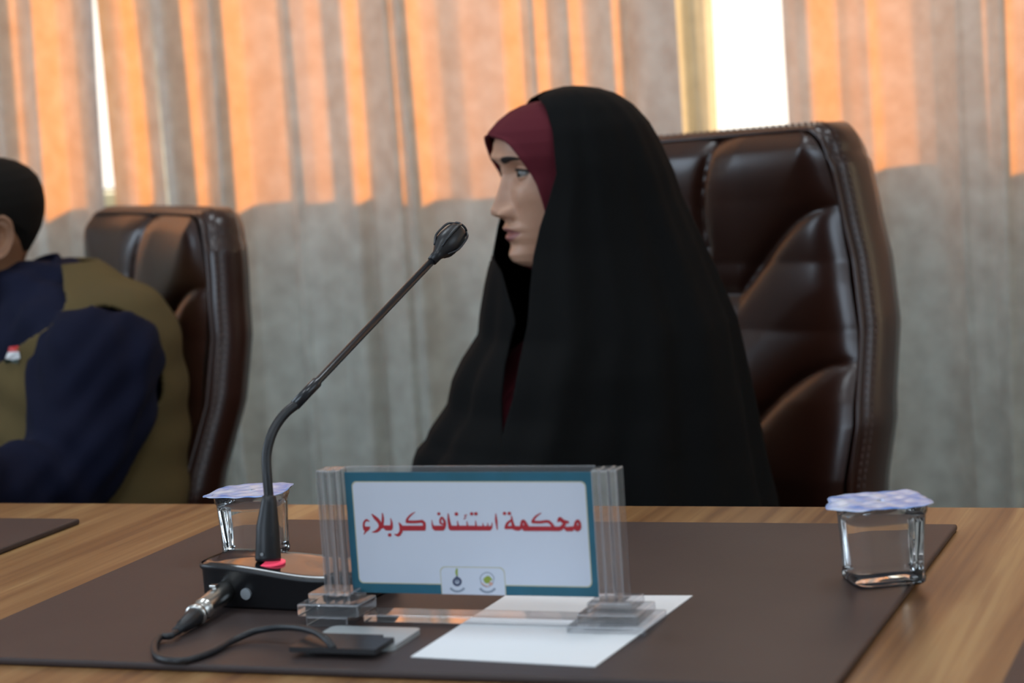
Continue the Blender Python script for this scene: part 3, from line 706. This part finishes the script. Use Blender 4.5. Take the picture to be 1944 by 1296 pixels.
def eye_parts(fr_, parent, gaze):
    for sg in (-1, 1):
        c_ = fr_(sg*EY, EF, EZ); g = np.array(gaze)/np.linalg.norm(gaze)
        bm = bmesh.new(); bmesh.ops.create_uvsphere(bm, u_segments=40, v_segments=28, radius=ER)
        q = Vector(g).to_track_quat('Z', 'Y').to_matrix().to_4x4()
        for fc in bm.faces:
            n_ = fc.calc_center_median().normalized(); a = math.acos(max(-1, min(1, n_.z)))
            fc.material_index = 2 if a < .19 else 1 if a < .47 else 0
        bmesh.ops.transform(bm, matrix=Matrix.Translation(Vector(c_.tolist())) @ q, verts=bm.verts)
        from_bm('eye', bm, None, parent, True, [M['eyew'], M['iris'], M['pupil']])
        # upper lashes and brow follow the surface
        x = np.linspace(-.95, .98, 16); s = EY + x*.0152
        u = EZ + .0008*x + .0052*np.clip(1-x*x, 0, 1)**.7 + .0004
        f = [float(EF + math.sqrt(max(ER**2 - (a-EY)**2 - (b-EZ)**2, 0)) + .0016) for a, b in zip(s, u)]
        v, ff = tube(np.array([fr_(sg*a, c, b) for a, b, c in zip(s, u, f)]), .0014, 8); mesh('eyelashes', v, ff, M['brow'], parent)
        x = np.linspace(0, 1, 18); s = .013 + .036*x; um = .1285 + .0050*np.sin(x*2.3) - .0012*x
        hw = .0041*np.sin(np.clip(x*.9+.1, 0, 1)*math.pi)**.5 * (1-.45*x)
        rows = []
        for k in (-1, -.5, 0, .5, 1):
            uu = um + hw*k; rows.append(np.array([fr_(sg*a, float(head_surface(np.array(a), b, False)) + .0006 + .0008*(1-k*k), b) for a, b in zip(s, uu)]))
        v, ff = rings_mesh(rows, cap=False, close=False); mesh('eyebrow', v, ff, M['brow'], parent)
def ear(fr_, parent, sg, m):
    """helix rim, bowl and lobe on one surface"""
    rows = []; c0 = (-.006, .093)
    for k, r in enumerate(np.linspace(0.05, 1, 14)):
        a = np.linspace(0, 2*math.pi, 40, endpoint=False)
        ry = np.where(np.sin(a) > 0, .031, .033) ; rx = .0185 - .004*(np.sin(a) < -.4)*np.abs(np.sin(a))
        f = c0[0] + r*rx*np.cos(a) - .006*r*np.sin(a); u = c0[1] + r*ry*np.sin(a)
        hh = .006 + .012*r*(np.cos(a) < .3)*np.clip(.3-np.cos(a), 0, 1) + .006*math.exp(-((r-.86)/.10)**2) - .008*math.exp(-(r/.4)**2) + .003*math.exp(-((r-.55)/.10)**2) - .008*(r > .97)
        rows.append(np.array([fr_(sg*(.0705+h_), a_, b_) for h_, a_, b_ in zip(hh, f, u)]))
    v, f = rings_mesh(rows[::-1], cap=True); mesh('ear', v, f, m, parent)

# hand: palm and five bent fingers, for hands that rest on the table or in the lap
def hand(pos, az, m, sg=1, scale=1.0):
    Fd = np.array([math.cos(az), math.sin(az), 0]); S = np.array([-math.sin(az), math.cos(az), 0])*sg; U = np.array([0, 0, 1.]); p = np.array(pos)
    g = lambda f_, s, u: p + scale*(Fd*f_ + S*s + U*u)
    rr = []
    for f_, w_, h_ in ((-.06, .026, .020), (-.02, .028, .017), (0, .032, .015), (.03, .040, .014), (.06, .042, .013), (.085, .040, .011), (.092, .036, .008)):
        a = np.linspace(0, 2*math.pi, 20, endpoint=False); rr.append(np.array([g(f_, w_*math.cos(t), .014 + h_*math.sin(t)) for t in a]))
    parts = [rings_mesh(rr)]
    for s, L_, r_ in ((-.030, .070, .0082), (-.010, .080, .0086), (.011, .074, .0084), (.030, .058, .0074)):
        parts.append(tube([g(.075, s, .016), g(.092+L_*.15, s*1.05, .020), g(.092+L_*.5, s*1.1, .017), g(.092+L_*.8, s*1.12, .008), g(.092+L_*.93, s*1.12, .003)], np.array([r_, r_*1.02, r_*.95, r_*.85, r_*.5])*scale, 12, 18))
    parts.append(tube([g(.01, -.022, .012), g(.035, -.046, .012), g(.062, -.058, .008), g(.080, -.058, .004)], np.array([.012, .0105, .009, .005])*scale, 12, 16))
    return join(*parts)

# ------------------------------------------------------------------ the woman
AH, BH = np.array([.936, .352, 0]), np.array([.352, -.936, 0])     # across and towards the near side of the table
HO = np.array([-.8684, 2.4962, .980]); HAZ = D(219)
wo = thing('person', 'woman in a black chador and maroon headscarf, seated, face turned in profile to the left', 'person', (-.84, 2.55, 0))
hf = frame(HO, HAZ, D(1.5)); bf = frame(HO - .03*np.array([math.cos(D(240)), math.sin(D(240)), 0]), D(240))
U_, phi, rows = head_rings()
RR = []
for s, f, u in rows:
    uu = u[0]; t = np.clip((-.03 - uu)/.08, 0, 1); t = t*t*(3-2*t)
    RR.append(hf(s, f, u)*(1-t) + bf(s, f - .02*t, u)*t)
v, f = rings_mesh(RR)
n = len(phi); fm = []
for fc in f:
    i, j = divmod(fc[0], n)
    if len(fc) > 4 or i >= len(rows): fm.append(0); continue
    s = rows[i][0][j]; u = rows[i][2][j]; c_ = math.cos(phi[j])
    up_ = .0415 + (.0085 - .0018*math.exp(-(s/.004)**2))*max(0, 1-(abs(s)/.0235)**1.8); lo_ = .0415 - .0098*max(0, 1-(s/.0225)**2)**.8
    fm.append(1 if c_ > .2 and lo_ < u < up_ and abs(s) < .0235 else 0)
arms = []
def ba(s, f, z): q = bf(s, f, 0.0); return np.array([q[0], q[1], z])
for sg in (-1, 1):
    pts = [ba(sg*.13, -.02, .83), ba(sg*.145, -.01, .72), ba(sg*.15, .02, .60), ba(sg*.12, .10, .54), ba(sg*.07, .20, .52)]
    arms.append(tube(pts, [.05, .045, .040, .036, .026], 16, 30))
    arms.append(hand(ba(sg*.05, .24, .50), D(240), None, -sg, .92))
bv, bfc = join((v, f), *arms)
mesh('body', bv, bfc, None, wo, True, [M['skin'], M['lips']], fm + [0]*(len(bfc)-len(fm)))
gz = np.array([math.cos(D(227)), math.sin(D(227)), -.03])
eye_parts(hf, wo, gz)

# headscarf: shell round the head with a face opening, down to the chest
OPN = [(.163,0),(.1595,16),(.156,24),(.150,31),(.135,39),(.113,44),(.10,48),(.084,51),(.067,54),(.04,55),(.02,52),(.005,46),(-.006,34),(-.013,18),(-.018,0)]
def shell(rows_u, opn, off, turn_rows=True, nphi=150, bodyframe=True, extra=None):
    out = []
    for u in rows_u:
        p0 = D(float(lerp(u, opn))) if opn and opn[-1][0] < u < opn[0][0] else 0.0
        ph = np.linspace(p0, 2*math.pi - p0, nphi); t = np.linspace(-1, 1, nphi)
        F_, W_, B_2 = hrow(u); c_, s_ = np.cos(ph), np.sin(ph); q = (np.abs(c_)**2.25 + np.abs(s_)**2.25)**(-1/2.25)
        o_ = off(u, ph); s = (W_+o_)*q*s_; f = np.where(c_ > 0, (F_+o_)*q*c_, (B_2+o_)*q*c_)
        tt = np.clip((-.03 - u)/.08, 0, 1); tt = tt*tt*(3-2*tt); ua = np.full(nphi, u)
        out.append(hf(s, f, ua)*(1-tt) + bf(s, f-.02*tt, ua)*tt)
    return out
def hoff(u, ph):
    a = np.abs(np.angle(np.exp(1j*ph))); o = .0075 + .0045*np.exp(-((u-.160)/.016)**2)*np.exp(-(a/.55)**2)
    p0 = D(float(lerp(u, OPN))) if -.018 < u < .163 else 0
    o = o + .003*np.exp(-((a-p0)/.07)**2)
    if u < -.08: o = o + .088*np.clip((-.04-u)/.12, 0, 1)*np.exp(-(a/.75)**2)
    if u < 0: o = o + .014*np.clip(-u/.03, 0, 1)*np.exp(-(a/1.0)**2) + .004*np.sin(a*9 + u*60)*np.clip(-u/.05, 0, 1)
    return o
ru = np.concatenate([np.linspace(.1953, .188, 8), np.linspace(.186, .163, 10), np.linspace(.1625, .150, 10), np.linspace(.147, .0, 40), np.linspace(-.003, -.018, 8), np.linspace(-.022, -.33, 60)])
rr = shell(ru, OPN, hoff)
rr[0][:] = rr[0].mean(0); 
for r_ in rr: pass
topc = np.array(hf(0., -.004, .2155))
rr = [np.tile(topc, (150, 1)) + (r_ - r_.mean(0))*.0 if False else r_ for r_ in rr]
for i, u in enumerate(ru):        # lift the crown clear of the skull
    if u > .15: rr[i] = rr[i] + np.array([0, 0, 1.])*.003*np.clip((u-.15)/.05, 0, 1)
v, f = rings_mesh(rr, cap=False, close=False)
hj = mesh('headscarf', v, f, M['maroon'], wo); so = hj.modifiers.new('thick', 'SOLIDIFY'); so.thickness = .0035; so.offset = 1
# blouse under the chador
def boff(u, ph): return .008 + .004*np.sin(ph*7 + u*20)
rr = shell(np.linspace(-.09, -.49, 60), None, boff); v, f = rings_mesh(rr, cap=False, close=False); mesh('blouse', v, f, M['maroon'], wo)

# chador: one long cloth from the crown to the lap, open at the front
aL = [(1.1915,.066),(1.190,.058),(1.187,.042),(1.180,.026),(1.172,.018),(1.14,.008),(1.109,-.001),(1.064,-.012),(1.026,-.025),(.994,-.033),(.956,-.044),(.918,-.053),(.892,-.057),(.861,-.08),(.836,-.094),(.804,-.103),(.773,-.128),(.761,-.133),(.749,-.146),(.736,-.152),(.691,-.163),(.55,-.17),(.44,-.18)]
aR = [(1.1915,.078),(1.190,.092),(1.187,.108),(1.179,.130),(1.164,.150),(1.143,.167),(1.119,.179),(1.083,.193),(1.05,.202),(.976,.232),(.896,.262),(.791,.281),(.7,.295),(.66,.302),(.55,.31),(.44,.32)]
aE = [(1.1915,.066),(1.190,.058),(1.187,.046),(1.180,.034),(1.168,.042),(1.14,.048),(1.09,.049),(1.054,.036),(1.03,.026),(.993,.015),(.951,.008),(.915,.003),(.866,-.011),(.83,-.02),(.775,-.040),(.70,-.055),(.44,-.06)]
aF = [(1.2,.06),(1.187,.046),(1.172,.020),(1.026,-.025),(.994,-.033),(.970,-.024),(.93,-.014),(.915,-.012),(.866,-.028),(.83,-.034),(.775,-.036),(.70,-.035),(.44,-.03)]
rB = [(1.1915,.01),(1.190,.025),(1.187,.060),(1.180,.082),(1.168,.100),(1.14,.117),(1.10,.126),(1.05,.130),(1.0,.137),(.95,.155),(.90,.175),(.85,.195),(.78,.21),(.66,.225),(.44,.25)]
BC = -2.655; zz = np.concatenate([[1.1915, 1.1908, 1.190, 1.1885, 1.187, 1.184, 1.180], np.linspace(1.176, .44, 130)]); nn = 240; rows_c = []
for z in zz:
    l, r_ = lerp(z, aL), lerp(z, aR); ca, A = (l+r_)/2, (r_-l)/2; B_2 = lerp(z, rB)
    ct = np.clip((lerp(z, aE)-ca)/A, -1, 1); t0 = math.acos(ct)
    cf = np.clip((ca - lerp(z, aF))/A, -1, 1); dl = math.acos(cf) if z < 1.0 else 0.0
    dl *= np.clip((1.0-z)/.02, 0, 1)
    t = np.linspace(t0, -math.pi - dl, nn); e = np.linspace(0, 1, nn)
    g = np.clip((1.17-z)/.5, 0, 1.4); am = .0012 + .010*g
    rip = am*(np.sin(t*11 + 1.2*np.sin(z*4)) * .6 + np.sin(t*19 + z*3.0 + 1)*.45 + .5*np.sin(t*5.0 + z*5))
    rip = rip*np.clip(e/.06, .15, 1)*np.clip((1-e)/.06, .15, 1)
    rip = rip*(.35 + .65*np.abs(np.sin(t)))       # keep the outline quiet
    aa = ca + (A+rip)*np.cos(t); bb = BC - .02*np.clip((1.0-z)/.2, 0, 1) + (B_2+rip)*np.sin(t)
    rows_c.append(np.outer(aa, AH) + np.outer(bb, BH) + np.array([0, 0, z]))
v, f = rings_mesh(rows_c, cap=False, close=False)
ch = mesh('chador', v, f, M['black'], wo); so = ch.modifiers.new('thick', 'SOLIDIFY'); so.thickness = .0022; so.offset = 0

# ------------------------------------------------------------------ the man
MD = 3.0
mo = thing('person', 'man in a navy shirt and olive vest, cut off by the left edge', 'person', (-1.62, 2.57, 0))
MAZ = D(228); MF = np.array([math.cos(MAZ), math.sin(MAZ), 0]); MS = np.array([-math.sin(MAZ), math.cos(MAZ), 0])
TR = [(500,.056,.058,62),(512,.062,.070,74),(528,.070,.085,88),(545,.080,.112,100),(575,.108,.168,126),(640,.120,.182,140),(750,.126,.178,150),(850,.127,.172,152),(960,.132,.178,145),(1080,.14,.185,140),(1180,.145,.185,140)]
def trow(z_): pass
trz = []
for y, d_, w_, px in TR:
    q = atd(px, y, MD); trz.append((q[2], d_, w_, q[0], q[1]))
trz = smooth_path(np.array(trz)[::-1], 80)
def tor(z, off=0., n=96, scl=1.0):
    d_, w_, x, y = [np.interp(z, trz[:, 0], trz[:, k]) for k in (1, 2, 3, 4)]
    a = np.linspace(0, 2*math.pi, n, endpoint=False); c_, s_ = np.cos(a), np.sin(a); q = (np.abs(c_)**2.3 + np.abs(s_)**2.3)**(-1/2.3)
    return np.array([x, y, z]) + np.outer((d_+off)*q*c_, MF) + np.outer((w_+off)*q*s_, MS)
zt = np.linspace(trz[-1, 0], trz[0, 0], 60)
tv = rings_mesh([tor(z) for z in zt])
sl = tube([atd(195, 618, 2.87), atd(186, 685, 2.85), atd(170, 780, 2.83), atd(150, 850, 2.81), atd(120, 895, 2.79), atd(40, 922, 2.74), atd(-60, 925, 2.66), atd(-190, 925, 2.56)], [.072, .086, .082, .071, .066, .056, .048, .038], 30, 70)
cr = tor(.93)[72]
rs = atd(150, 640, MD) - MS*.17
sr = tube([rs, rs + MF*.05 - [0, 0, .10], rs + MF*.10 - [0, 0, .19], rs + MF*.24 - [0, 0, .20] + MS*.03, rs + MF*.36 - [0, 0, .17] + MS*.08], [.075, .068, .062, .050, .038], 24, 40)
v, f, nm = remesh(*join(tv, sl, sr), .008, sm=4)
def wrink(p):
    return .0055*np.sin(p[:, 2]*55 + 26*p[:, 0] + 4*np.sin(p[:, 1]*30)) * .7 + .004*np.sin(p[:, 2]*120 - 60*p[:, 1] + 3*np.sin(p[:, 0]*40))*.5
v = v + nm*wrink(v)[:, None]
mesh('shirt', v, f, M['navy'], mo)
# vest: shell over the torso with armholes and a neck opening
zv = np.linspace(trz[-1, 0]-.012, .55, 260); nv = 420; rv = [tor(z, .012, nv) + [0, 0, .010*np.clip((z-.93)/.04, 0, 1)] for z in zv]
v, f = rings_mesh(rv, cap=False); keep = []
an = np.linspace(0, 2*math.pi, nv, endpoint=False)
for fc in f:
    i, j = divmod(fc[0], nv); z = zv[i]; a = an[j]; ok = True
    for cen_ in (math.pi/2, 1.5*math.pi):
        dz = (z - .868)/(.075 if z > .868 else .096); da = math.atan2(math.sin(a-cen_), math.cos(a-cen_))/.50
        if dz*dz + da*da < 1: ok = False
    fa = abs(math.atan2(math.sin(a), math.cos(a)))
    if z > .84 and fa < 1.35*(z-.84)/.12: ok = False      # open neck at the front
    if ok: keep.append(fc)
v = v + .0025*np.sin(v[:, 2]*90 + 30*v[:, 0])[:, None]*MF
vs_o = mesh('vest', v, keep, M['olive'], mo); so = vs_o.modifiers.new('thick', 'SOLIDIFY'); so.thickness = .006; so.offset = 0
# collar
ct = atd(38, 588, MD - .01); rr = []
for k, (h, g_) in enumerate([(-.03, .066), (.0, .063), (.014, .060), (.024, .058), (.027, .060), (.010, .070), (-.012, .078), (-.02, .079)]):
    a = np.linspace(0, 2*math.pi, 64, endpoint=False)
    x_ = np.cos(a); tilt = np.where(x_ < 0, .052*np.tanh(-.078*x_/.052), -.078*x_)                       # high at the nape, low at the throat
    rr.append(ct + np.outer(g_*np.cos(a), MF) + np.outer(g_*.95*np.sin(a), MS) + np.outer(h + tilt, [0, 0, 1]))
v, f = rings_mesh(rr, cap=False); mesh('collar', v, f, M['navy'], mo)
# head, tipped forward
mh = atd(-45, 449, MD); MHA = D(237); pit = D(3)
Fd = np.array([math.cos(MHA)*math.cos(pit), math.sin(MHA)*math.cos(pit), -math.sin(pit)]); S_ = np.array([-math.sin(MHA), math.cos(MHA), 0]); Uh = np.cross(Fd, S_)
m0 = mh - .093*Uh + .006*Fd; mf = frame(m0, MHA, pit)
U2, phi2, rows2 = head_rings(150, full=False)
sc_h = 1.0; RR = []
nb = atd(45, 530, MD)
for s, f, u in rows2:
    t = np.clip((-.01-u[0])/.10, 0, 1); pp_ = mf(s, f, u); mv = nb - (m0 - .10*Uh + 0*Fd)
    RR.append(pp_ + mv*t*.8 + np.array([0, 0, -.0])*t)
v1, f1 = rings_mesh(RR)
hl_ = hand(atd(-215, 925, 2.50), MAZ, None, 1); hr_ = hand(rs + MF*.37 - [0, 0, .19] + MS*.08, MAZ + .3, None, -1)
mesh('body', v1, f1, M['skin2'], mo); mesh('hand', *hl_, M['skin2'], mo); mesh('hand', *hr_, M['skin2'], mo)
ear(mf, mo, 1, M['skin2']); ear(mf, mo, -1, M['skin2']); eye_parts(mf, mo, Fd)
HL = [(.1955,0),(.184,30),(.168,45),(.150,52),(.135,60),(.120,76),(.108,100),(.095,112),(.075,122),(.055,138),(.042,155),(.025,175)]
rr = []
for u in np.concatenate([np.linspace(.1953, .186, 8), np.linspace(.184, .066, 50)]):
    p0 = D(float(lerp(u, HL))); ph = np.linspace(p0, 2*math.pi-p0, 120); F_, W_, B_2 = hrow(u); c_, s_ = np.cos(ph), np.sin(ph); q = (np.abs(c_)**2.25+np.abs(s_)**2.25)**(-1/2.25)
    ed = np.minimum(ph-p0, 2*math.pi-p0-ph); o_ = (.003 + .0045*np.clip(u/.2, 0, 1))*np.clip(ed/.15, 0, 1)*np.clip((u-.064)/.03, 0.05, 1)
    s = (W_+o_)*q*s_; f = np.where(c_ > 0, (F_+o_)*q*c_, (B_2+o_)*q*c_)
    rr.append(mf(s, f, np.full(120, u + .008*np.clip((u-.15)/.05, 0, 1))))
v, f = rings_mesh(rr, cap=False, close=False); f.append(tuple(range(120))); mesh('hair', v, f, M['hair'], mo)
# trousers
tp_ = []
for sg in (-1, 1):
    hp = np.array([-1.60, 2.60, .50]) + MS*sg*.09; tp_.append(tube([hp, hp + MF*.22 + [0, 0, .02], hp + MF*.42, hp + MF*.45 - [0, 0, .2], hp + MF*.42 - [0, 0, .44]], [.085, .08, .065, .055, .045], 18, 40))
v, f = join(*tp_); mesh('trousers', v, f, M['trouser'], mo)
# flag pin on the vest
me = vs_o.data; off = np.array(root_of(mo)); bv_ = BVHTree.FromPolygons([tuple(np.array(x.co)+off) for x in me.vertices], [tuple(p_.vertices) for p_ in me.polygons])
def cast(px, py):
    d_ = ray(px, py); d_ /= np.linalg.norm(d_); h = bv_.ray_cast(Vector(CAM.tolist()), Vector(d_.tolist()))
    return (np.array(h[0]) - d_*.006) if h[0] is not None else atd(px, py, 2.85)
pin = thing('flag_pin', 'small red, white and black flag pin worn on the olive vest', 'pin', cast(22, 674))
for k, pts in enumerate([[(17,658),(35,656),(36,667),(15,668)], [(15,668),(36,667),(38,680),(24,683),(10,680)], [(8,681),(24,683),(36,681),(34,690),(20,688),(10,690)]]):
    q = [cast(*p_) for p_ in pts]; d_ = ray(*pts[0]); d_ = d_/np.linalg.norm(d_); nq = len(q)
    V = q + [a - d_*.0015 for a in q]
    mesh('flag_band', V, [tuple(range(nq)), tuple(range(nq, 2*nq))[::-1]] + [(i, (i+1) % nq, nq+(i+1) % nq, nq+i) for i in range(nq)], flagm[k], pin, False)
